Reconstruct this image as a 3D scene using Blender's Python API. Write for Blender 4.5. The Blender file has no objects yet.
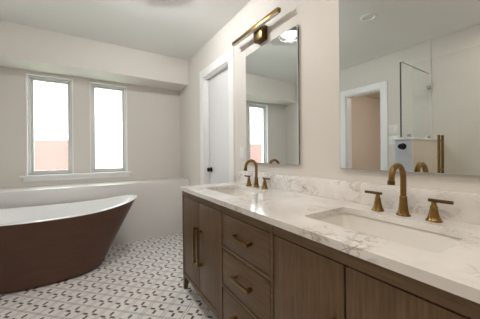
import bpy, bmesh, math
from mathutils import Vector, Matrix

scene = bpy.context.scene
C = scene.collection

# ------------------------------------------------------------------ camera
F_PX, YAW, ROLL, HOR = 235.35, 0.57061, -0.00885, 153.88
cam = bpy.data.cameras.new('camera')
cam.sensor_width = 36.0
cam.lens = F_PX / 480 * 36
cam.shift_y = -(159.5 - HOR) / 480
cam.clip_start = 0.02
co = bpy.data.objects.new('camera', cam)
C.objects.link(co)
fwd = Vector((math.sin(YAW), math.cos(YAW), 0))
rt = Vector((math.cos(YAW), -math.sin(YAW), 0))
up = Vector((0, 0, 1))
r2 = math.cos(ROLL) * rt + math.sin(ROLL) * up
u2 = -math.sin(ROLL) * rt + math.cos(ROLL) * up
m = Matrix((r2, u2, -fwd)).transposed().to_4x4()
m.translation = (0, 0, 1.10)
co.matrix_world = m
scene.camera = co

# ------------------------------------------------------------------ world, light levels, exposure
SKY = 2.8            # overcast daylight
LAMP = 370.0         # globe bulb of the flush ceiling lamp
HALL = 36.0            # hall lamp shade
SPOT = 115.0           # lenses of the added fill downlights
w = bpy.data.worlds.new('overcast')
scene.world = w
w.use_nodes = True
bg = w.node_tree.nodes['Background']
bg.inputs[0].default_value = (0.90, 0.96, 1.0, 1)
bg.inputs[1].default_value = SKY
vs = scene.view_settings
vs.view_transform = 'Standard'
vs.look = 'None'
vs.gamma = 1.0
vs.use_curve_mapping = False
vs.exposure = 1.33
scene.cycles.max_bounces = 10
scene.cycles.diffuse_bounces = 6
scene.cycles.glossy_bounces = 6
scene.cycles.transparent_max_bounces = 16
scene.cycles.sample_clamp_indirect = 6.0
scene.cycles.caustics_reflective = False
scene.cycles.caustics_refractive = False
scene.cycles.use_denoising = True

def portal(x0, x1, z0, z1, y):
    l = bpy.data.lights.new('window_daylight', 'AREA')
    l.shape = 'RECTANGLE'
    l.size, l.size_y = x1 - x0, z1 - z0
    l.cycles.is_portal = True
    o = bpy.data.objects.new('window_daylight', l)
    C.objects.link(o)
    o.location = ((x0 + x1) / 2, y, (z0 + z1) / 2)
    o.rotation_euler = (-math.pi / 2, 0, 0)      # faces into the room (-Y)

# ------------------------------------------------------------------ materials
def rgb(r, g, b):
    f = lambda c: (c / 255 / 12.92) if c / 255 <= 0.04045 else ((c / 255 + 0.055) / 1.055) ** 2.4
    return (f(r), f(g), f(b), 1)

def mat(name, col, rough=0.5, metal=0.0, spec=0.5, coat=0.0):
    m_ = bpy.data.materials.new(name)
    m_.use_nodes = True
    b = m_.node_tree.nodes['Principled BSDF']
    b.inputs['Base Color'].default_value = col
    b.inputs['Roughness'].default_value = rough
    b.inputs['Metallic'].default_value = metal
    b.inputs['Specular IOR Level'].default_value = spec
    b.inputs['Coat Weight'].default_value = coat
    return m_

class NT:
    """small helper for writing node maths"""
    def __init__(self, material):
        self.t = material.node_tree
        self.b = self.t.nodes['Principled BSDF']
    def n(self, kind, **kw):
        x = self.t.nodes.new(kind)
        for k, v in kw.items():
            setattr(x, k, v)
        return x
    def put(self, sock, v):
        if hasattr(v, 'is_output'):
            self.t.links.new(v, sock)
        else:
            sock.default_value = v
    def math(self, op, a, b=0.0, c=None):
        x = self.n('ShaderNodeMath', operation=op)
        self.put(x.inputs[0], a); self.put(x.inputs[1], b)
        if c is not None:
            self.put(x.inputs[2], c)
        return x.outputs[0]
    def pos(self, scale=(1, 1, 1), rot=(0, 0, 0)):
        g = self.n('ShaderNodeTexCoord')
        mp = self.n('ShaderNodeMapping')
        mp.inputs['Scale'].default_value = scale
        mp.inputs['Rotation'].default_value = rot
        self.t.links.new(g.outputs['Object'], mp.inputs[0])
        return mp.outputs[0]
    def noise(self, vec, scale, detail=4, rough=0.55, dist=0.0):
        x = self.n('ShaderNodeTexNoise')
        self.put(x.inputs['Vector'], vec)
        x.inputs['Scale'].default_value = scale
        x.inputs['Detail'].default_value = detail
        x.inputs['Roughness'].default_value = rough
        x.inputs['Distortion'].default_value = dist
        return x.outputs[0]
    def ramp(self, v, stops):
        x = self.n('ShaderNodeValToRGB')
        e = x.color_ramp.elements
        e[0].position, e[0].color = stops[0]
        e[1].position, e[1].color = stops[-1]
        for p, c in stops[1:-1]:
            q = e.new(p); q.color = c
        self.put(x.inputs[0], v)
        return x.outputs[0]
    def mix(self, f, a, b, mode='MIX'):
        x = self.n('ShaderNodeMix', data_type='RGBA', blend_type=mode)
        self.put(x.inputs[0], f)
        self.put(x.inputs[6], a); self.put(x.inputs[7], b)
        return x.outputs[2]
    def bump(self, h, strength, dist=0.002):
        x = self.n('ShaderNodeBump')
        x.inputs['Strength'].default_value = strength
        x.inputs['Distance'].default_value = dist
        self.put(x.inputs['Height'], h)
        self.t.links.new(x.outputs[0], self.b.inputs['Normal'])

def paint(name, col, rough=0.55, tex=0.06):
    m_ = mat(name, col, rough, spec=0.3)
    k = NT(m_)
    nz = k.noise(k.pos(), 120, 3)
    k.bump(nz, tex, 0.002)
    big = k.noise(k.pos(), 1.3, 2)
    c = k.mix(k.math('MULTIPLY', big, 0.06), col, tuple(x * 0.9 for x in col[:3]) + (1,))
    k.put(k.b.inputs['Base Color'], c)
    return m_

M_wall = paint('wall_paint', rgb(222, 217, 211))
M_ceil = paint('ceiling_paint', rgb(234, 234, 232))
M_trim = paint('trim_paint', rgb(242, 242, 242), 0.35, 0.02)
M_lower = paint('lower_wall_tile', rgb(228, 226, 224), 0.3, 0.02)
M_beige = paint('hall_paint', rgb(212, 202, 190))
M_shower = paint('shower_tile', rgb(228, 218, 206), 0.3, 0.02)
M_endp = paint('daylight_tinted_paint', rgb(206, 212, 220), 0.35, 0.02)  # half-wall end: cool daylight put into the colour
M_doorw = paint('door_paint', rgb(232, 232, 234), 0.35, 0.02)
M_frame = mat('window_vinyl', rgb(214, 213, 209), 0.4)
M_black = mat('black_metal', rgb(22, 22, 24), 0.35, 0.6)
M_chrome = mat('brushed_nickel', (0.55, 0.54, 0.52, 1), 0.25, 1.0)
M_white = mat('white_porcelain', rgb(240, 241, 242), 0.12, coat=0.3)
M_sink = mat('sink_porcelain', rgb(232, 229, 224), 0.15, coat=0.2)
M_plastic = mat('white_plastic', rgb(235, 235, 233), 0.4)
M_mirror = mat('mirror_silver', (0.79, 0.82, 0.81, 1), 0.0, 1.0)
M_medge = mat('mirror_edge', rgb(196, 204, 200), 0.2)
M_mback = mat('mirror_backing', rgb(60, 62, 62), 0.6)

# antique brass
M_brass = mat('antique_brass', rgb(150, 112, 62), 0.28, 1.0)
k = NT(M_brass)
k.put(k.b.inputs['Base Color'], k.mix(k.noise(k.pos(), 40, 3), rgb(114, 87, 48), rgb(154, 123, 74)))
M_brassd = mat('dark_brass', rgb(98, 78, 50), 0.32, 1.0)

# grey brown oak, grain along local Z / along local Y
def wood(name, axis):
    m_ = mat(name, rgb(106, 84, 62), 0.42, spec=0.35)
    k = NT(m_)
    sc = {'Z': (40, 40, 2.2), 'Y': (40, 2.2, 40)}[axis]
    g = k.noise(k.pos(sc), 3.0, 6, 0.65, 0.4)
    sc2 = tuple(s * 0.25 if s > 5 else s * .6 for s in sc)
    g2 = k.noise(k.pos(sc2), 2.0, 3)
    c = k.ramp(g, [(0.25, rgb(84, 65, 47)), (0.5, rgb(110, 88, 66)), (0.75, rgb(128, 105, 81))])
    c = k.mix(k.math('MULTIPLY', g2, 0.45), c, rgb(90, 69, 49))
    k.put(k.b.inputs['Base Color'], c)
    k.bump(g, 0.12, 0.001)
    return m_
M_wood = wood('oak_vertical', 'Z')
M_woodh = wood('oak_horizontal', 'Y')
M_carc = mat('oak_gap_shade', rgb(60, 47, 35), 0.6)  # carcass coloured dark so the gaps between fronts read as shade

# marble
def marble(name, lo, hi, strength, seed):
    m_ = mat(name, rgb(230, 226, 222), 0.14, coat=0.2)
    k = NT(m_)
    p = k.pos((1, 1, 1), (0.3, 0.5, 0.7))
    def vein(scale, width, dist, sd):
        mp = k.n('ShaderNodeMapping')
        mp.inputs['Location'].default_value = (sd, sd * 1.7, sd * 0.3)
        k.t.links.new(p, mp.inputs[0])
        nn = k.noise(mp.outputs[0], scale, 6, 0.6, dist)
        d = k.math('ABSOLUTE', k.math('SUBTRACT', nn, 0.5))
        return k.math('SUBTRACT', 1.0, k.math('MINIMUM', k.math('DIVIDE', d, width), 1.0))
    patch = k.ramp(k.noise(p, 3.2, 3), [(lo, (0, 0, 0, 1)), (hi, (1, 1, 1, 1))])
    v1 = k.math('MULTIPLY', vein(2.6, 0.016, 1.6, seed), patch)
    v2 = k.math('MULTIPLY', vein(6.5, 0.026, 1.2, seed + 4.6), k.math('MULTIPLY', patch, 0.75))
    cloud = k.ramp(k.noise(p, 4.0, 5), [(0.35, rgb(224, 219, 214)), (0.6, rgb(240, 238, 236))])
    c = k.mix(k.math('MULTIPLY', v1, strength), cloud, rgb(142, 127, 116))
    c = k.mix(k.math('MULTIPLY', v2, strength), c, rgb(158, 143, 132))
    k.put(k.b.inputs['Base Color'], c)
    return m_
M_marble = marble('white_marble', 0.47, 0.64, 0.72, 3.1)
M_marble2 = marble('veined_marble', 0.40, 0.58, 0.85, 5.3)

# bathtub shell
M_shell = mat('dark_brown_enamel', rgb(66, 42, 33), 0.42, spec=0.4)
k = NT(M_shell)
k.put(k.b.inputs['Base Color'], k.mix(k.noise(k.pos((1, 1, 3)), 5, 4), rgb(74, 51, 39), rgb(100, 69, 51)))

# floor: printed tiles, diamond lattice
M_floor = mat('patterned_floor_tile', rgb(214, 208, 203), 0.38, spec=0.4)
k = NT(M_floor)
g = k.n('ShaderNodeTexCoord')
sx = k.n('ShaderNodeSeparateXYZ')
k.t.links.new(g.outputs['Object'], sx.inputs[0])
X_, Y_ = sx.outputs[0], sx.outputs[1]
P = 0.2025
def cell(v, off):
    q = k.math('DIVIDE', k.math('SUBTRACT', v, off), P)
    q = k.math('SUBTRACT', k.math('FRACT', k.math('ADD', q, 0.5)), 0.5)
    return k.math('MULTIPLY', q, P)
S = cell(k.math('ADD', X_, Y_), 2.138)
T = cell(k.math('SUBTRACT', X_, Y_), -1.738)
def rect(s0, s1, t0, t1):
    a = k.math('COMPARE', S, (s0 + s1) / 2, (s1 - s0) / 2)
    b = k.math('COMPARE', T, (t0 + t1) / 2, (t1 - t0) / 2)
    return k.math('MULTIPLY', a, b)
marks = None
for r in ((-0.018, 0.007, -0.074, -0.022), (-0.074, -0.022, -0.018, 0.007),
          (-0.007, 0.018, 0.022, 0.074), (0.022, 0.074, -0.007, 0.018)):
    q = rect(*r)
    marks = q if marks is None else k.math('MAXIMUM', marks, q)
aS, aT = k.math('ABSOLUTE', S), k.math('ABSOLUTE', T)
lines = k.math('COMPARE', aT, 0.0880, 0.0026)
lines = k.math('MAXIMUM', lines, k.math('COMPARE', aS, 0.0940, 0.0024))
wear = k.noise(k.pos(), 60, 3)
base = k.mix(k.noise(k.pos(), 3, 3), rgb(228, 225, 223), rgb(240, 238, 236))
c = k.mix(k.math('MULTIPLY', lines, 0.8), base, rgb(88, 79, 75))
c = k.mix(k.math('MULTIPLY', marks, k.math('ADD', 0.7, k.math('MULTIPLY', wear, 0.45))), c, rgb(44, 37, 35))
k.put(k.b.inputs['Base Color'], c)

# glass kinds
def pane(name, tint, trans, gloss=0.06, diff=None):
    m_ = bpy.data.materials.new(name)
    m_.use_nodes = True
    t = m_.node_tree
    t.nodes.remove(t.nodes['Principled BSDF'])
    out = t.nodes['Material Output']
    tr = t.nodes.new('ShaderNodeBsdfTransparent'); tr.inputs[0].default_value = tint
    gl = t.nodes.new('ShaderNodeBsdfGlossy'); gl.inputs['Roughness'].default_value = 0.02
    mx = t.nodes.new('ShaderNodeMixShader'); mx.inputs[0].default_value = gloss
    t.links.new(tr.outputs[0], mx.inputs[1]); t.links.new(gl.outputs[0], mx.inputs[2])
    last = mx
    if diff:
        tl = t.nodes.new('ShaderNodeBsdfTranslucent'); tl.inputs[0].default_value = diff
        m2 = t.nodes.new('ShaderNodeMixShader'); m2.inputs[0].default_value = 1 - trans
        t.links.new(mx.outputs[0], m2.inputs[1]); t.links.new(tl.outputs[0], m2.inputs[2])
        last = m2
    t.links.new(last.outputs[0], out.inputs[0])
    return m_
M_pane = pane('frosted_window_glass', (0.97, 0.98, 0.975, 1), 0.935, 0.03, (0.9, 0.94, 0.92, 1))
M_glass = pane('clear_shower_glass', (0.975, 0.985, 0.98, 1), 1.0, 0.025)

def emit(name, col, strength):
    m_ = mat(name, (0.9, 0.9, 0.9, 1), 0.3)
    b = m_.node_tree.nodes['Principled BSDF']
    b.inputs['Emission Color'].default_value = col
    b.inputs['Emission Strength'].default_value = strength
    return m_
M_bulb = emit('lit_bulb', (0.98, 0.99, 0.975, 1), LAMP)
M_led = mat('unlit_led_diffuser', rgb(235, 232, 226), 0.4)
M_fill_lens = emit('added_fill_lens', (1.0, 0.88, 0.76, 1), SPOT)
M_hall = emit('hall_shade', (1.0, 0.90, 0.82, 1), HALL)

M_brick = mat('salmon_brick', rgb(140, 88, 76), 0.8)
k = NT(M_brick)
bk = k.n('ShaderNodeTexBrick')
bk.inputs['Scale'].default_value = 1.0
bk.inputs['Brick Width'].default_value = 0.22
bk.inputs['Row Height'].default_value = 0.075
bk.inputs['Mortar Size'].default_value = 0.006
bk.inputs['Color1'].default_value = rgb(144, 80, 69)
bk.inputs['Color2'].default_value = rgb(138, 74, 63)
bk.inputs['Mortar'].default_value = rgb(146, 94, 82)
k.t.links.new(k.pos((1, 1, 1), (math.pi / 2, 0, 0)), bk.inputs['Vector'])
k.put(k.b.inputs['Base Color'], bk.outputs[0])
M_ground = mat('lawn_ground', rgb(150, 165, 140), 0.9)

# ------------------------------------------------------------------ mesh helpers
def box(bm, x0, x1, y0, y1, z0, z1, bev=0.0, seg=2):
    v = [bm.verts.new((x, y, z)) for x in (x0, x1) for y in (y0, y1) for z in (z0, z1)]
    idx = ((0, 1, 3, 2), (4, 6, 7, 5), (0, 4, 5, 1), (2, 3, 7, 6), (0, 2, 6, 4), (1, 5, 7, 3))
    fs = [bm.faces.new([v[i] for i in f]) for f in idx]
    if bev:
        es = list({e for f in fs for e in f.edges})
        bmesh.ops.bevel(bm, geom=es, offset=bev, segments=seg, affect='EDGES', profile=0.5)

def lathe(bm, prof, origin=(0, 0, 0), axis='Z', n=28):
    """prof: list of (radius, height)"""
    o = Vector(origin)
    def pt(r, h, a):
        c_, s_ = r * math.cos(a), r * math.sin(a)
        return o + {'Z': Vector((c_, s_, h)), 'X': Vector((h, c_, s_)), 'Y': Vector((s_, h, c_))}[axis]
    rings = []
    for r, h in prof:
        if r < 1e-6:
            rings.append([bm.verts.new(pt(0, h, 0))])
        else:
            rings.append([bm.verts.new(pt(r, h, 2 * math.pi * i / n)) for i in range(n)])
    for a, b in zip(rings, rings[1:]):
        for i in range(n):
            j = (i + 1) % n
            if len(a) == 1 and len(b) == 1:
                continue
            if len(a) == 1:
                bm.faces.new((a[0], b[j], b[i]))
            elif len(b) == 1:
                bm.faces.new((a[i], a[j], b[0]))
            else:
                bm.faces.new((a[i], a[j], b[j], b[i]))

def tube(bm, pts, rad, n=16, cap=True):
    pts = [Vector(q) for q in pts]
    rad = rad if isinstance(rad, (list, tuple)) else [rad] * len(pts)
    rings, prev = [], None
    for i, q in enumerate(pts):
        t = (pts[min(i + 1, len(pts) - 1)] - pts[max(i - 1, 0)]).normalized()
        if prev is None:
            a = Vector((0, 1, 0)) if abs(t.y) < 0.9 else Vector((1, 0, 0))
            a = (a - t * a.dot(t)).normalized()
        else:
            a = (prev - t * prev.dot(t)).normalized()
        prev = a
        b = t.cross(a)
        rings.append([bm.verts.new(q + rad[i] * (math.cos(2 * math.pi * s / n) * a + math.sin(2 * math.pi * s / n) * b)) for s in range(n)])
    for r0, r1 in zip(rings, rings[1:]):
        for i in range(n):
            j = (i + 1) % n
            bm.faces.new((r0[i], r0[j], r1[j], r1[i]))
    if cap:
        bm.faces.new(rings[0]); bm.faces.new(rings[-1])

def obj(name, bm, m_, parent=None, smooth=False, loc=None):
    bmesh.ops.recalc_face_normals(bm, faces=bm.faces)
    me = bpy.data.meshes.new(name)
    bm.to_mesh(me); bm.free()
    me.materials.append(m_)
    if smooth:
        me.polygons.foreach_set('use_smooth', [True] * len(me.polygons))
        me.set_sharp_from_angle(angle=math.radians(40))
    o = bpy.data.objects.new(name, me)
    C.objects.link(o)
    if loc:
        o.location = loc
    if parent:
        o.parent = parent
    return o

def boxes(name, lst, m_, parent=None, bev=0.0, loc=None):
    bm = bmesh.new()
    for b in lst:
        box(bm, *b, bev=bev)
    return obj(name, bm, m_, parent, smooth=bev > 0, loc=loc)

def tag(o, label, cat, group=None):
    o['label'] = label; o['category'] = cat
    if group:
        o['group'] = group
    return o

def thing(name, label, cat, loc, group=None):
    o = bpy.data.objects.new(name, None)
    C.objects.link(o)
    o.location = loc
    o.empty_display_size = 0.1
    return tag(o, label, cat, group)

def structure(o, label=None, cat=None):
    o['kind'] = 'structure'
    if label:
        o['label'] = label; o['category'] = cat
    return o

def dup(root, loc, label):
    r = root.copy(); C.objects.link(r); r.location = loc; r['label'] = label
    for ch in list(root.children):
        c_ = ch.copy(); C.objects.link(c_); c_.parent = r
        for g_ in list(ch.children):
            d = g_.copy(); C.objects.link(d); d.parent = c_
    return r

# ------------------------------------------------------------------ the room
WX = 1.205          # mirror wall
LX = -1.09          # wall opposite the mirrors
D1, D2 = 3.235, 3.62    # face of lower wall and soffit, face of window wall
CZ = 2.445
FY = -1.3           # wall behind the camera
LEDGE, SOF = 0.74, 2.093

structure(boxes('floor', [(LX - 0.12, WX + 0.3, FY - 0.1, D2 + 0.2, -0.08, 0)], M_floor),
          'white floor of small tiles printed with dark chevrons and diamond lines', 'floor')
structure(boxes('ceiling', [(LX - 0.1, WX + 0.3, FY - 0.1, D2 + 0.2, CZ, CZ + 0.1)], M_ceil),
          'plain white painted ceiling', 'ceiling')

# mirror wall with the closet door opening
DY0, DY1, DZ = 2.072, 2.694, 2.045
structure(boxes('wall_right', [(WX, WX + 0.14, FY - 0.1, DY0, 0, CZ), (WX, WX + 0.14, DY1, D2 + 0.2, 0, CZ),
                               (WX, WX + 0.14, DY0, DY1, DZ, CZ)], M_wall),
          'warm off white wall that carries the mirrors', 'wall')

# window wall: lower wall, ledge, recessed upper wall, soffit
W1 = (-0.609, -0.162); W2 = (0.013, 0.455); WZ0, WZ1 = 0.872, 2.055
structure(boxes('wall_back', [
    (LX, W1[0], D2, D2 + 0.2, LEDGE, SOF), (W1[1], W2[0], D2, D2 + 0.2, LEDGE, SOF), (W2[1], WX, D2, D2 + 0.2, LEDGE, SOF),
    (W1[0], W1[1], D2, D2 + 0.2, LEDGE, WZ0), (W2[0], W2[1], D2, D2 + 0.2, LEDGE, WZ0),
    (W1[0], W1[1], D2, D2 + 0.2, WZ1, SOF), (W2[0], W2[1], D2, D2 + 0.2, WZ1, SOF)], M_wall),
    'recessed upper wall around the two narrow windows', 'wall')
structure(boxes('wall_back_lower', [(LX, WX, D1, D2 + 0.2, 0, LEDGE)], M_lower, bev=0.004),
          'smooth white lower wall with a ledge behind the bathtub', 'wall')
structure(boxes('ceiling_soffit', [(LX, WX, D1, D2 + 0.2, SOF, CZ)], M_wall),
          'boxed soffit running above the windows', 'soffit')

# opposite wall with the doorway to the hall
HY0, HY1, HZ = 1.715, 2.25, 2.0
structure(boxes('wall_left', [(LX - 0.12, LX, FY - 0.1, HY0, 0, CZ), (LX - 0.12, LX, HY1, D2 + 0.2, 0, CZ),
                              (LX - 0.12, LX, HY0, HY1, HZ, CZ)], M_wall),
          'wall with the hall doorway, seen in the nearest mirror', 'wall')
structure(boxes('wall_front', [(LX, WX, FY - 0.1, FY, 0, CZ)], M_wall), 'wall behind the camera', 'wall')

# hall beyond the doorway
structure(boxes('floor_hall', [(-4.3, LX - 0.12, 0.4, 3.2, -0.08, 0)], M_beige), 'hall floor beyond the doorway', 'floor')
structure(boxes('ceiling_hall', [(-4.3, LX - 0.12, 0.4, 3.2, CZ, CZ + 0.1)], M_beige), 'hall ceiling beyond the doorway', 'ceiling')
structure(boxes('wall_hall', [(-4.3, LX - 0.12, 3.1, 3.2, 0, CZ), (-4.4, -4.3, 0.4, 3.2, 0, CZ), (-4.3, LX - 0.12, 0.3, 0.4, 0, CZ)], M_beige),
          'beige hall walls seen through the doorway in the nearest mirror', 'wall')

# casings
def casing(name, xs, y0, y1, z, wd, label):
    x0, x1 = xs
    return structure(boxes(name, [(x0, x1, y0 - wd, y0, 0, z + wd), (x0, x1, y1, y1 + wd, 0, z + wd),
                                  (x0, x1, y0, y1, z, z + wd)], M_trim, bev=0.003), label, 'door casing')
casing('trim_1', (WX - 0.014, WX + 0.01), DY0, DY1, DZ, 0.100, 'flat white casing around the closed door beside the vanity')
casing('trim_2', (LX - 0.01, LX + 0.016), HY0, HY1, HZ, 0.09, 'white casing around the hall doorway in the nearest mirror')
structure(boxes('trim_3', [(LX - 0.13, LX - 0.005, HY0, HY0 + 0.012, 0, HZ), (LX - 0.13, LX - 0.005, HY1 - 0.012, HY1, 0, HZ),
                           (LX - 0.13, LX - 0.005, HY0, HY1, HZ - 0.012, HZ)], M_trim), 'white jamb of the hall doorway', 'door jamb')
structure(boxes('trim_4', [(WX + 0.001, WX + 0.139, DY0, DY0 + 0.012, 0, DZ), (WX + 0.001, WX + 0.139, DY1 - 0.012, DY1, 0, DZ),
                           (WX + 0.001, WX + 0.139, DY0, DY1, DZ - 0.012, DZ),
                           (WX + 0.040, WX + 0.055, DY1 - 0.024, DY1 - 0.012, 0, DZ - 0.012)], M_trim),
          'white jamb of the closed door', 'door jamb')

# closed door with its black knob
d1 = structure(boxes('door_1', [(WX + 0.057, WX + 0.095, DY0 + 0.014, DY1 - 0.015, 0.008, DZ - 0.014)], M_doorw, bev=0.002),
               'closed white door with a black knob beside the vanity', 'door')
bm = bmesh.new()
lathe(bm, [(0, 0.001), (0.030, 0.001), (0.031, -0.005), (0.027, -0.009), (0.014, -0.011), (0.013, -0.022), (0.019, -0.026),
           (0.026, -0.032), (0.027, -0.042), (0.022, -0.050), (0.010, -0.053), (0, -0.054)], (WX + 0.057, DY1 - 0.075, 0.911), 'X')
kn = obj('door_knob', bm, M_black, d1, True)
kn['label'] = 'black round door knob'

# windows
def window(i, xs, label):
    x0, x1 = xs
    yw = D2 + 0.045
    root = bpy.data.objects.new('window_%d' % i, None); C.objects.link(root)
    root.location = ((x0 + x1) / 2, yw, WZ0)
    structure(root, label, 'window')
    L = root.location
    def rel(b):
        return (b[0] - L.x, b[1] - L.x, b[2] - L.y, b[3] - L.y, b[4] - L.z, b[5] - L.z)
    def ring(a0, a1, b0, b1, t, y0, y1, tb=None):
        tb = t if tb is None else tb
        return [rel((a0, a0 + t, y0, y1, b0, b1)), rel((a1 - t, a1, y0, y1, b0, b1)),
                rel((a0 + t, a1 - t, y0, y1, b0, b0 + tb)), rel((a0 + t, a1 - t, y0, y1, b1 - t, b1))]
    boxes('window_frame', ring(x0 + 0.012, x1 - 0.012, WZ0, WZ1 - 0.008, 0.022, D2 + 0.030, D2 + 0.10), M_frame, root, bev=0.003)
    boxes('window_sash', ring(x0 + 0.034, x1 - 0.034, WZ0 + 0.022, WZ1 - 0.030, 0.026, D2 + 0.055, D2 + 0.09), M_frame, root, bev=0.003)
    boxes('window_pane', [rel((x0 + 0.05, x1 - 0.05, D2 + 0.070, D2 + 0.076, WZ0 + 0.04, WZ1 - 0.05))], M_pane, root)
    boxes('window_reveal', [rel((x0, x0 + 0.012, D2 - 0.008, D2 + 0.19, WZ0, WZ1)), rel((x1 - 0.012, x1, D2 - 0.008, D2 + 0.19, WZ0, WZ1)),
                            rel((x0, x1, D2 - 0.008, D2 + 0.19, WZ1 - 0.008, WZ1))], M_trim, root)
    boxes('window_latch', [rel(((x0 + x1) / 2 - 0.03, (x0 + x1) / 2 + 0.03, D2 + 0.045, D2 + 0.056, WZ0 + 0.024, WZ0 + 0.036))], M_frame, root, bev=0.002)
    portal(x0 + 0.03, x1 - 0.03, WZ0 + 0.03, WZ1 - 0.03, D2 + 0.15)
window(1, W1, 'left narrow frosted window with pinkish light in its lower half')
window(2, W2, 'right narrow frosted window, white to pale green')
bm = bmesh.new()
box(bm, -0.66, 0.50, D2 - 0.05, D2 + 0.1, WZ0 - 0.026, WZ0, 0.004)
box(bm, -0.635, 0.475, D2 - 0.018, D2 + 0.01, WZ0 - 0.075, WZ0 - 0.026, 0.004)
structure(obj('trim_5', bm, M_trim, smooth=True), 'long white window sill and apron under both windows', 'window sill')

# outside
structure(boxes('ground_outside', [(-9, 9, D2 + 0.3, 14, -0.3, -0.2)], M_ground), 'ground outside the windows', 'ground')
tag(boxes('brick_wall', [(-4.5, 0, -0.12, 0.12, 0, 1.665)], M_brick, loc=(-0.22, 7.2, -0.2)),
    'salmon brick garden wall outside, blurred behind the left window', 'brick wall')

# shower: half wall, glass, handle
HWX, HWY0, HWY1, HWZ = -0.39, 1.07, 1.225, 1.235
structure(boxes('wall_shower', [(LX, HWX - 0.012, HWY0, HWY1 - 0.012, 0, HWZ)], M_shower), 'half wall of the shower reflected in the nearest mirror', 'half wall')
structure(boxes('wall_shower_end', [(HWX - 0.012, HWX, HWY0, HWY1, 0, HWZ), (LX, HWX - 0.012, HWY1 - 0.012, HWY1, 0, HWZ)], M_endp), 'end of the shower half wall with cool daylight put into its colour, and a black hook', 'half wall')
structure(boxes('trim_6', [(LX, HWX + 0.012, HWY0 - 0.012, HWY1 + 0.012, HWZ, HWZ + 0.018)], M_trim, bev=0.003), 'white cap on the shower half wall', 'wall cap')
structure(boxes('trim_7', [(LX, LX + 0.010, HWY0 + 0.062, HWY0 + 0.092, HWZ + 0.018, CZ)], M_wall), 'slim white vertical edging where the shower glass meets the wall', 'wall edging')
GT = HWZ + 0.018
t = thing('shower_glass_panel', 'fixed clear glass panel standing on the shower half wall in the mirror', 'glass panel', (-0.72, 1.148, GT))
boxes('glass_sheet', [(-0.355, 0.375, -0.005, 0.005, 0.004, 0.79)], M_glass, t)
boxes('edge_strip', [(0.372, 0.379, -0.006, 0.006, 0.004, 0.79)], mat('dark_glass_edge', rgb(52, 54, 54), 0.3), t)
boxes('top_edge', [(-0.355, 0.372, -0.0052, 0.0052, 0.786, 0.791)], mat('grey_green_glass_edge', rgb(120, 128, 124), 0.3), t)
boxes('glass_clip', [(0.325, 0.384, -0.012, 0.012, 0.783, 0.80)], M_plastic, t, bev=0.002)
for x in (0.19, -0.31):
    boxes('glass_clip', [(x - 0.022, x + 0.022, -0.014, 0.014, 0.0, 0.045)], M_chrome, t, bev=0.003)
boxes('glass_clip', [(-0.365, -0.315, -0.016, 0.016, 0.60, 0.64)], M_chrome, t, bev=0.003)
t = thing('shower_door', 'clear glass shower door with a long brass handle in the mirror', 'glass door', (HWX - 0.01, 0.74, 0.02))
boxes('glass_sheet', [(-0.004, 0.004, -0.36, 0.322, 0.0, 1.98)], M_glass, t)
bm = bmesh.new()
for s in (-1, 1):
    tube(bm, [(s * 0.045, 0.10, 0.87), (s * 0.045, 0.10, 1.24)], 0.011)
for z in (0.92, 1.19):
    tube(bm, [(-0.045, 0.10, z), (0.045, 0.10, z)], 0.007)
h = obj('door_handle', bm, M_brass, t, True)
h['label'] = 'brass double bar handle'
for z in (0.25, 1.72):
    boxes('hinge', [(-0.012, 0.012, -0.37, -0.30, z, z + 0.08)], M_brassd, t, bev=0.002)
bm = bmesh.new()
lathe(bm, [(0, 0), (0.033, 0), (0.034, 0.006), (0.028, 0.010), (0.013, 0.013), (0.012, 0.035), (0.024, 0.042), (0.026, 0.058), (0.018, 0.066), (0, 0.067)], (0, 0, 0), 'X')
tag(obj('robe_hook', bm, M_black, smooth=True, loc=(HWX, 1.15, 1.163)), 'black round robe hook on the end of the shower half wall', 'hook')

# switch plates next to the doorway, outlet beside the farther mirror
def plate(name, label, cat, loc, sgn, rock):
    t = thing(name, label, cat, loc)
    a, b = sorted((0, sgn * 0.006))
    boxes('cover_plate', [(a, b, -0.058, 0.058, -0.058, 0.058)], M_plastic, t, bev=0.0015)
    a, b = sorted((sgn * 0.004, sgn * 0.010))
    for y in (-0.024, 0.024):
        boxes(rock, [(a, b, y - 0.016, y + 0.016, -0.033, 0.033)], M_plastic, t, bev=0.001)
plate('light_switch', 'upper white double light switch beside the reflected doorway', 'light switch', (LX, 1.555, 1.415), 1, 'rocker')
plate('light_switch', 'lower white double light switch beside the reflected doorway', 'light switch', (LX, 1.555, 1.265), 1, 'rocker')
t = thing('wall_outlet', 'small white wall outlet left of the farther mirror', 'outlet', (WX, 1.835, 1.105))
boxes('cover_plate', [(-0.006, 0, -0.035, 0.035, -0.057, 0.057)], M_plastic, t, bev=0.0015)
for z in (-0.026, 0.026):
    boxes('socket', [(-0.009, -0.004, -0.016, 0.016, z - 0.019, z + 0.019)], M_plastic, t, bev=0.001)

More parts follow.
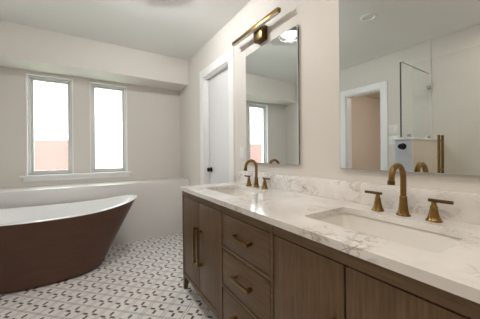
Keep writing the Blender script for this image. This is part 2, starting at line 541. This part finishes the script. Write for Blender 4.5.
# ------------------------------------------------------------------ bathtub
def tub():
    cx, cy = -0.325, 2.79
    t = thing('freestanding_bathtub', 'freestanding dark brown slipper bathtub with white inside under the windows', 'bathtub', (cx, cy, 0))
    N = 96
    def rim_z(c):
        return 0.582 + 0.073 * abs(c) ** 2.4
    def outline(a, b, th, e=2.25):
        c, s = math.cos(th), math.sin(th)
        return (a * math.copysign(abs(c) ** (2 / e), c), b * math.copysign(abs(s) ** (2 / e), s))
    def rings(bm, spec):
        rs = []
        for f, a, b, dz in spec:
            r = []
            for i in range(N):
                th = 2 * math.pi * i / N
                x, y = outline(a, b, th)
                r.append(bm.verts.new((x, y, f * rim_z(math.cos(th)) + dz)))
            rs.append(r)
        for r0, r1 in zip(rs, rs[1:]):
            for i in range(N):
                j = (i + 1) % N
                bm.faces.new((r0[i], r0[j], r1[j], r1[i]))
        return rs
    B, R = (0.425, 0.243), (0.76, 0.362)
    def lerp(s, p_=1.0):
        s = s ** p_
        return (B[0] + (R[0] - B[0]) * s, B[1] + (R[1] - B[1]) * s)
    bm = bmesh.new()
    spec = [(0.0, B[0] - 0.05, B[1] - 0.05, 0.0), (0.0, B[0] - 0.02, B[1] - 0.02, 0.004), (0.0, B[0] + 0.005, B[1] + 0.002, 0.018)]
    spec += [(s, *lerp(s, 1.04), 0) for s in (0.06, 0.15, 0.3, 0.45, 0.6, 0.75, 0.88, 0.96)]
    spec += [(1.0, *lerp(1.0), -0.008)]
    rs = rings(bm, spec)
    bm.faces.new(rs[0])
    o = obj('tub_shell', bm, M_shell, t, True); o['label'] = 'dark brown outer shell'
    bm = bmesh.new()
    spec = [(1.0, R[0] - 0.001, R[1] - 0.001, -0.0085), (1.0, R[0] + 0.003, R[1] + 0.003, -0.004), (1.0, R[0], R[1], 0.002),
            (1.0, R[0] - 0.012, R[1] - 0.012, 0.004), (1.0, R[0] - 0.024, R[1] - 0.022, 0.0), (0.97, R[0] - 0.030, R[1] - 0.028, 0.0)]
    for s in (0.85, 0.7, 0.55, 0.42):
        a, b = lerp(s, 1.04)
        spec.append((s, a - 0.04, b - 0.036, 0))
    spec += [(0.3, 0.42, 0.215, 0), (0.22, 0.34, 0.15, 0), (0.0, 0.26, 0.10, 0.12)]
    rs = rings(bm, spec)
    bm.faces.new(rs[-1])
    o = obj('tub_basin', bm, M_white, t, True); o['label'] = 'white glossy rim and basin'
    bm = bmesh.new()
    lathe(bm, [(0, 0.128), (0.03, 0.128), (0.036, 0.12)], (0, 0, 0))
    obj('drain', bm, M_chrome, t, True)
tub()

# ------------------------------------------------------------------ vanity
VX, VY0, VY1 = 0.645, 0.095, 1.892
ZT = 0.806                # underside of the worktop
van = thing('vanity_cabinet', 'long grey brown oak double vanity cabinet with brass pulls on tapered legs', 'vanity', (0.92, 0.99, 0))
def rv(x0, x1, y0, y1, z0, z1):
    return (x0 - 0.92, x1 - 0.92, y0 - 0.99, y1 - 0.99, z0, z1)
XB = WX - 0.004
ST = (1.234, 1.212), (0.775, 0.758)
bm = bmesh.new()
# end panels, bottom, back, partitions: the carcass is open so the sinks hang inside
for y0, y1 in ((VY0, VY0 + 0.018), (VY1 - 0.018, VY1), (0.758, 0.775), (1.212, 1.234)):
    box(bm, *rv(VX + 0.02, XB, y0, y1, 0.11, ZT))
box(bm, *rv(VX + 0.02, XB - 0.01, VY0 + 0.018, VY1 - 0.018, 0.11, 0.13))
box(bm, *rv(XB - 0.01, XB, VY0 + 0.018, VY1 - 0.018, 0.11, ZT))
obj('carcass', bm, M_carc, van)
bm = bmesh.new()
for y0, y1 in ((VY0, VY0 + 0.02), (VY1 - 0.02, VY1), (0.758, 0.775), (1.212, 1.234)):
    box(bm, *rv(VX, VX + 0.02, y0, y1, 0.11, ZT), bev=0.0012, seg=1)
for y0, y1 in ((VY0 + 0.02, 0.758), (0.775, 1.212), (1.234, VY1 - 0.02)):
    box(bm, *rv(VX, VX + 0.02, y0, y1, 0.764, ZT), bev=0.0012, seg=1)
    box(bm, *rv(VX, VX + 0.02, y0, y1, 0.11, 0.14), bev=0.0012, seg=1)
for z in (0.556, 0.33):
    box(bm, *rv(VX, VX + 0.02, 0.775, 1.212, z, z + 0.014), bev=0.0012, seg=1)
obj('face_frame', bm, M_woodh, van, True)
G = 0.006
def pull(parent, y, z, length, vertical):
    """square bar pull standing off the front on two posts"""
    bm = bmesh.new()
    hl, q = length / 2, (0.0078 if vertical else 0.0065)
    xa, xb = VX - 0.034, VX - 0.023
    if vertical:
        box(bm, *rv(xa, xb, y - q, y + q, z - hl, z + hl), bev=0.0012)
        for s in (-1, 1):
            box(bm, *rv(xb, VX + 0.005, y - q * 1.15, y + q * 1.15, z + s * (hl - 0.010) - 0.008, z + s * (hl - 0.010) + 0.008), bev=0.001)
    else:
        box(bm, *rv(xa, xb, y - hl, y + hl, z - q, z + q), bev=0.0012)
        for s in (-1, 1):
            box(bm, *rv(xb, VX + 0.005, y + s * (hl - 0.016) - 0.008, y + s * (hl - 0.016) + 0.008, z - q * 1.15, z + q * 1.15), bev=0.001)
    o = obj('handle', bm, M_brass, parent, True)
    o['label'] = 'brass bar pull'
SPL1, SPL2 = 1.550, 0.430
for y0, y1, hy in ((SPL1, VY1 - 0.02, SPL1 + 0.030), (1.234, SPL1, SPL1 - 0.042), (SPL2, 0.758, SPL2 + 0.03), (VY0 + 0.02, SPL2, SPL2 - 0.03)):
    d = boxes('door', [rv(VX + 0.003, VX + 0.021, y0 + G * 0.6, y1 - G * 0.6, 0.14 + G, 0.764 - G)], M_wood, van, bev=0.0012)
    pull(d, hy, 0.458, 0.25, True)
for z0, z1 in ((0.57, 0.764), (0.344, 0.556), (0.14, 0.33)):
    d = boxes('drawer', [rv(VX + 0.003, VX + 0.021, 0.775 + G, 1.212 - G, z0 + G, z1 - G)], M_woodh, van, bev=0.0012)
    pull(d, 0.987, (z0 + z1) / 2 + 0.004, 0.168, False)
for x0, x1, dx in ((VX + 0.002, VX + 0.046, 1), (XB - 0.05, XB - 0.006, -1)):
    for y0, y1, dy in ((VY0 + 0.002, VY0 + 0.046, 1), (VY1 - 0.046, VY1 - 0.002, -1)):
        bm = bmesh.new()
        def q4(z, k_):
            xa, xb = (x0, x1 - k_) if dx > 0 else (x0 + k_, x1)
            ya, yb = (y0, y1 - k_) if dy > 0 else (y0 + k_, y1)
            return [bm.verts.new((x - 0.92, y - 0.99, z)) for x, y in ((xa, ya), (xb, ya), (xb, yb), (xa, yb))]
        a, b = q4(0.0, 0.018), q4(0.11, 0.0)
        bm.faces.new(a); bm.faces.new(b)
        for i in range(4):
            bm.faces.new((a[i], a[(i + 1) % 4], b[(i + 1) % 4], b[i]))
        obj('leg', bm, M_wood, van)

# worktop with two cut-outs
CT = 0.834
CX0, CX1, CY0, CY1 = 0.632, WX - 0.001, 0.085, 1.902
SINKS = (1.495, 0.47)
HX0, HX1, HW = 0.765, 1.06, 0.232
def rounded(x0, x1, y0, y1, r, n=6):
    pts = []
    for cx, cy, a0 in ((x1 - r, y1 - r, 0), (x0 + r, y1 - r, 90), (x0 + r, y0 + r, 180), (x1 - r, y0 + r, 270)):
        for i in range(n + 1):
            a = math.radians(a0 + 90 * i / n)
            pts.append((cx + r * math.cos(a), cy + r * math.sin(a)))
    return pts
def worktop():
    bm = bmesh.new()
    loops = [rounded(CX0, CX1, CY0, CY1, 0.004, 3)] + [rounded(HX0, HX1, s - HW, s + HW, 0.022) for s in SINKS]
    lower, upper = [], []
    edges = []
    for lp in loops:
        vsq = [bm.verts.new((x - 0.92, y - 0.99, CT)) for x, y in lp]
        for i in range(len(vsq)):
            edges.append(bm.edges.new((vsq[i], vsq[(i + 1) % len(vsq)])))
    res = bmesh.ops.triangle_fill(bm, edges=edges, use_beauty=True)
    top = [f for f in bm.faces]
    ext = bmesh.ops.extrude_face_region(bm, geom=top)
    for v in [e for e in ext['geom'] if isinstance(e, bmesh.types.BMVert)]:
        v.co.z = ZT + 0.0005
    o = obj('countertop', bm, M_marble, loc=(0.92, 0.99, 0))
    bv = o.modifiers.new('bevel', 'BEVEL'); bv.width = 0.002; bv.segments = 2; bv.limit_method = 'ANGLE'
    return o
tag(worktop(), 'white veined marble worktop with two sink cut-outs on the oak vanity', 'countertop')
tag(boxes('backsplash', [(-0.02, -0.001, CY0, CY1 + 0.01, CT + 0.0005, 0.945)], M_marble2, bev=0.0015, loc=(WX, 0, 0)),
    'low veined marble upstand along the wall behind the faucets', 'backsplash')

# sinks
def make_sink(y, label):
    cx = (HX0 + HX1) / 2
    t = thing('undermount_sink', label, 'sink', (cx, y, ZT), 'undermount sinks in the worktop')
    bm = bmesh.new()
    hx, hy = (HX1 - HX0) / 2 + 0.006, HW + 0.006
    spec = [(hx + 0.02, hy + 0.02, -0.0015, 0.03), (hx, hy, -0.0015, 0.018), (hx - 0.006, hy - 0.006, -0.02, 0.018), (hx - 0.022, hy - 0.03, -0.10, 0.022),
            (hx - 0.034, hy - 0.045, -0.116, 0.03), (hx - 0.06, hy - 0.07, -0.126, 0.04), (0.03, 0.03, -0.134, 0.0299)]
    inner = []
    for a, b, z, r in spec:
        inner.append([bm.verts.new((x, y_, z)) for x, y_ in rounded(-a, a, -b, b, r)])
    for r0, r1 in zip(inner, inner[1:]):
        n = len(r0)
        for i in range(n):
            bm.faces.new((r0[i], r0[(i + 1) % n], r1[(i + 1) % n], r1[i]))
    bm.faces.new(inner[-1])
    o = obj('basin', bm, M_sink, t, True)
    sm = o.modifiers.new('wall', 'SOLIDIFY'); sm.thickness = 0.008; sm.offset = 1
    bm = bmesh.new()
    lathe(bm, [(0, -0.131), (0.014, -0.130), (0.016, -0.133), (0.022, -0.131), (0.026, -0.134)])
    obj('drain', bm, M_brass, t, True)
    return t
make_sink(SINKS[0], 'white rectangular sink farther along the worktop, under the farther mirror')
make_sink(SINKS[1], 'white rectangular sink nearest the viewer, under the nearest mirror')

# faucets
def make_faucet(loc, label):
    t = thing('faucet', label, 'faucet', loc, 'antique brass faucets')
    bm = bmesh.new()
    lathe(bm, [(0, 0), (0.0265, 0), (0.0265, 0.004), (0.0225, 0.007), (0.0190, 0.020), (0.0165, 0.038), (0.0148, 0.058), (0.0140, 0.074), (0.0150, 0.077), (0.0125, 0.082), (0.0, 0.082)])
    obj('spout_base', bm, M_brass, t, True)
    bm = bmesh.new()
    R_ = 0.05
    pts = [(0, 0, 0.07), (0, 0, 0.12), (0, 0, 0.162)]
    for i in range(1, 17):
        a = math.pi * i / 16
        pts.append((-R_ + R_ * math.cos(a), 0, 0.162 + R_ * math.sin(a)))
    pts.append((-2 * R_ - 0.003, 0, 0.147))
    tube(bm, pts, 0.0112, 18)
    sp = obj('spout', bm, M_brass, t, True)
    bm = bmesh.new()
    tube(bm, [(-2 * R_ - 0.002, 0, 0.153), (-2 * R_ - 0.0035, 0, 0.136)], 0.0135, 18)
    obj('aerator', bm, M_brassd, sp, True)
    for s in (1, -1):
        bm = bmesh.new()
        y = s * 0.105
        lathe(bm, [(0, 0), (0.0265, 0), (0.0265, 0.004), (0.0230, 0.007), (0.0185, 0.018), (0.0155, 0.032), (0.0125, 0.046), (0.0120, 0.052), (0.0135, 0.055), (0.0095, 0.059), (0.0082, 0.074), (0, 0.074)], (0, y, 0))
        h_ = obj('handle', bm, M_brass, t, True)
        bm = bmesh.new()
        tube(bm, [(0, y - s * 0.017, 0.079), (0, y + s * 0.058, 0.079)], 0.0065, 14)
        obj('lever', bm, M_brassd, h_, True)
    return t
f1 = make_faucet((1.118, 1.505, CT), 'brass gooseneck faucet with two levers under the farther mirror')
dup(f1, (1.121, 0.467, CT), 'brass gooseneck faucet with two levers under the nearest mirror')

# mirrors
def make_mirror(y0, y1, z0, z1, label):
    t = thing('wall_mirror', label, 'mirror', (WX, (y0 + y1) / 2, z0), 'frameless mirrors above the vanity')
    hy, H = (y1 - y0) / 2, z1 - z0
    boxes('backing', [(-0.012, 0, -hy + 0.004, hy - 0.004, 0.004, H - 0.004)], M_mback, t)
    bm = bmesh.new()
    e, d = 0.0035, 0.002
    def q(a, x):
        return [bm.verts.new((x, y, z)) for y, z in ((-hy + a, a), (hy - a, a), (hy - a, H - a), (-hy + a, H - a))]
    bk_, fr, inn = q(0, -0.0122), q(0, -0.016), q(e, -0.016 - d)
    bm.faces.new(bk_)
    for A, B_ in ((bk_, fr), (fr, inn)):
        for i in range(4):
            bm.faces.new((A[i], A[(i + 1) % 4], B_[(i + 1) % 4], B_[i]))
    obj('bevelled_edge', bm, M_medge, t)
    bm = bmesh.new()
    bm.faces.new(q(e, -0.0181))
    me = bpy.data.meshes
    f = bm.faces[:] if hasattr(bm.faces, 'ensure_lookup_table') and not bm.faces.ensure_lookup_table() else []
    ext = bmesh.ops.extrude_face_region(bm, geom=f)
    for v in [g_ for g_ in ext['geom'] if isinstance(g_, bmesh.types.BMVert)]:
        v.co.x += 0.003
    obj('mirror_glass', bm, M_mirror, t)
make_mirror(1.121, 1.744, 1.021, 1.972, 'rectangular mirror above the farther sink, reflecting a window and the lit ceiling lamp')
make_mirror(0.188, 0.811, 1.012, 1.972, 'rectangular mirror nearest the viewer, cut by the frame, reflecting the doorway and shower glass')

# bar lights over the mirrors
def make_bar(loc, label):
    t = thing('vanity_light', label, 'wall light', loc, 'brass bar lights above the mirrors')
    boxes('wall_box', [(-0.058, 0, -0.088, 0.022, -0.075, 0.035)], M_brassd, t, bev=0.002)
    boxes('arm', [(-0.066, -0.052, -0.05, -0.015, 0.002, 0.034)], M_brass, t, bev=0.001)
    bar = boxes('light_bar', [(-0.091, -0.062, -0.312, 0.312, 0.008, 0.038)], M_brass, t, bev=0.0015)
    boxes('diffuser', [(-0.087, -0.066, -0.302, 0.302, 0.0045, 0.0085)], M_led, bar)
    return t
b1 = make_bar((WX, 1.545, 2.086), 'brass bar light on the wall above the farther mirror')
dup(b1, (WX, 0.53, 2.086), 'brass bar light above the nearest mirror')

# flush ceiling lamp just over the top of the frame
t = thing('ceiling_lamp', 'round flush ceiling lamp with a bright bulb, reflected at the top of the farther mirror', 'ceiling lamp', (0.47, 1.90, CZ))
bm = bmesh.new()
lathe(bm, [(0, 0), (0.105, 0), (0.11, -0.006), (0.105, -0.012), (0.03, -0.02), (0.025, -0.03), (0, -0.03)])
obj('canopy', bm, M_plastic, t, True)
bm = bmesh.new()
lathe(bm, [(0.137, -0.003), (0.137, -0.042), (0.133, -0.042), (0.133, -0.003), (0.137, -0.003)], n=48)
obj('added_baffle', bm, M_chrome, t, True)  # opaque band added to keep bulb light off the nearby ceiling
bm = bmesh.new()
lathe(bm, [(0, -0.030), (0.014, -0.030), (0.014, -0.040), (0.022, -0.046), (0.030, -0.058), (0.030, -0.064), (0.022, -0.076), (0.010, -0.081), (0, -0.082)])
obj('bulb', bm, M_bulb, t, True)
bm = bmesh.new()
tube(bm, [(0.0, -0.128, -0.047), (0.0, 0.0, -0.047), (0.0, 0.128, -0.047)], 0.004)
tube(bm, [(-0.128, 0.0, -0.047), (0.0, 0.0, -0.047), (0.128, 0.0, -0.047)], 0.004)
obj('cross_bar', bm, M_chrome, t, True)

# recessed downlights: one unlit in view of the nearest mirror, lit ones added out of view to fill the room
M_unlit = mat('unlit_lens', rgb(225, 225, 222), 0.4)
def make_downlight(x, y, label, lens):
    t = thing('recessed_downlight', label, 'downlight', (x, y, CZ))
    bm = bmesh.new()
    lathe(bm, [(0.07, 0), (0.07, -0.006), (0.055, -0.010), (0.046, -0.004), (0.046, 0)], n=40)
    obj('trim_ring', bm, M_plastic, t, True)
    bm = bmesh.new()
    lathe(bm, [(0, -0.002), (0.046, -0.002), (0.046, 0)], n=40)
    obj('lens', bm, lens, t, True)
make_downlight(0.03, 1.27, 'round white unlit recessed downlight in the ceiling, reflected in the nearest mirror', M_unlit)
make_downlight(0.45, 0.45, 'added unseen fill downlight in the ceiling above the near sink', M_fill_lens)
make_downlight(0.35, -0.55, 'added unseen fill downlight in the ceiling behind the viewer', M_fill_lens)
make_downlight(-0.75, 0.25, 'added unseen fill downlight in the ceiling over the shower', M_fill_lens)

# lamp in the hall
t = thing('hall_lamp', 'warm ceiling lamp of the hall beyond the doorway', 'ceiling lamp', (-2.6, 1.6, CZ))
bm = bmesh.new()
lathe(bm, [(0, 0), (0.16, 0), (0.165, -0.012), (0.15, -0.018), (0, -0.018)], n=32)
obj('canopy', bm, M_plastic, t, True)
bm = bmesh.new()
lathe(bm, [(0.145, -0.018), (0.13, -0.06), (0.07, -0.09), (0, -0.095)], n=32)
obj('shade', bm, M_hall, t, True)
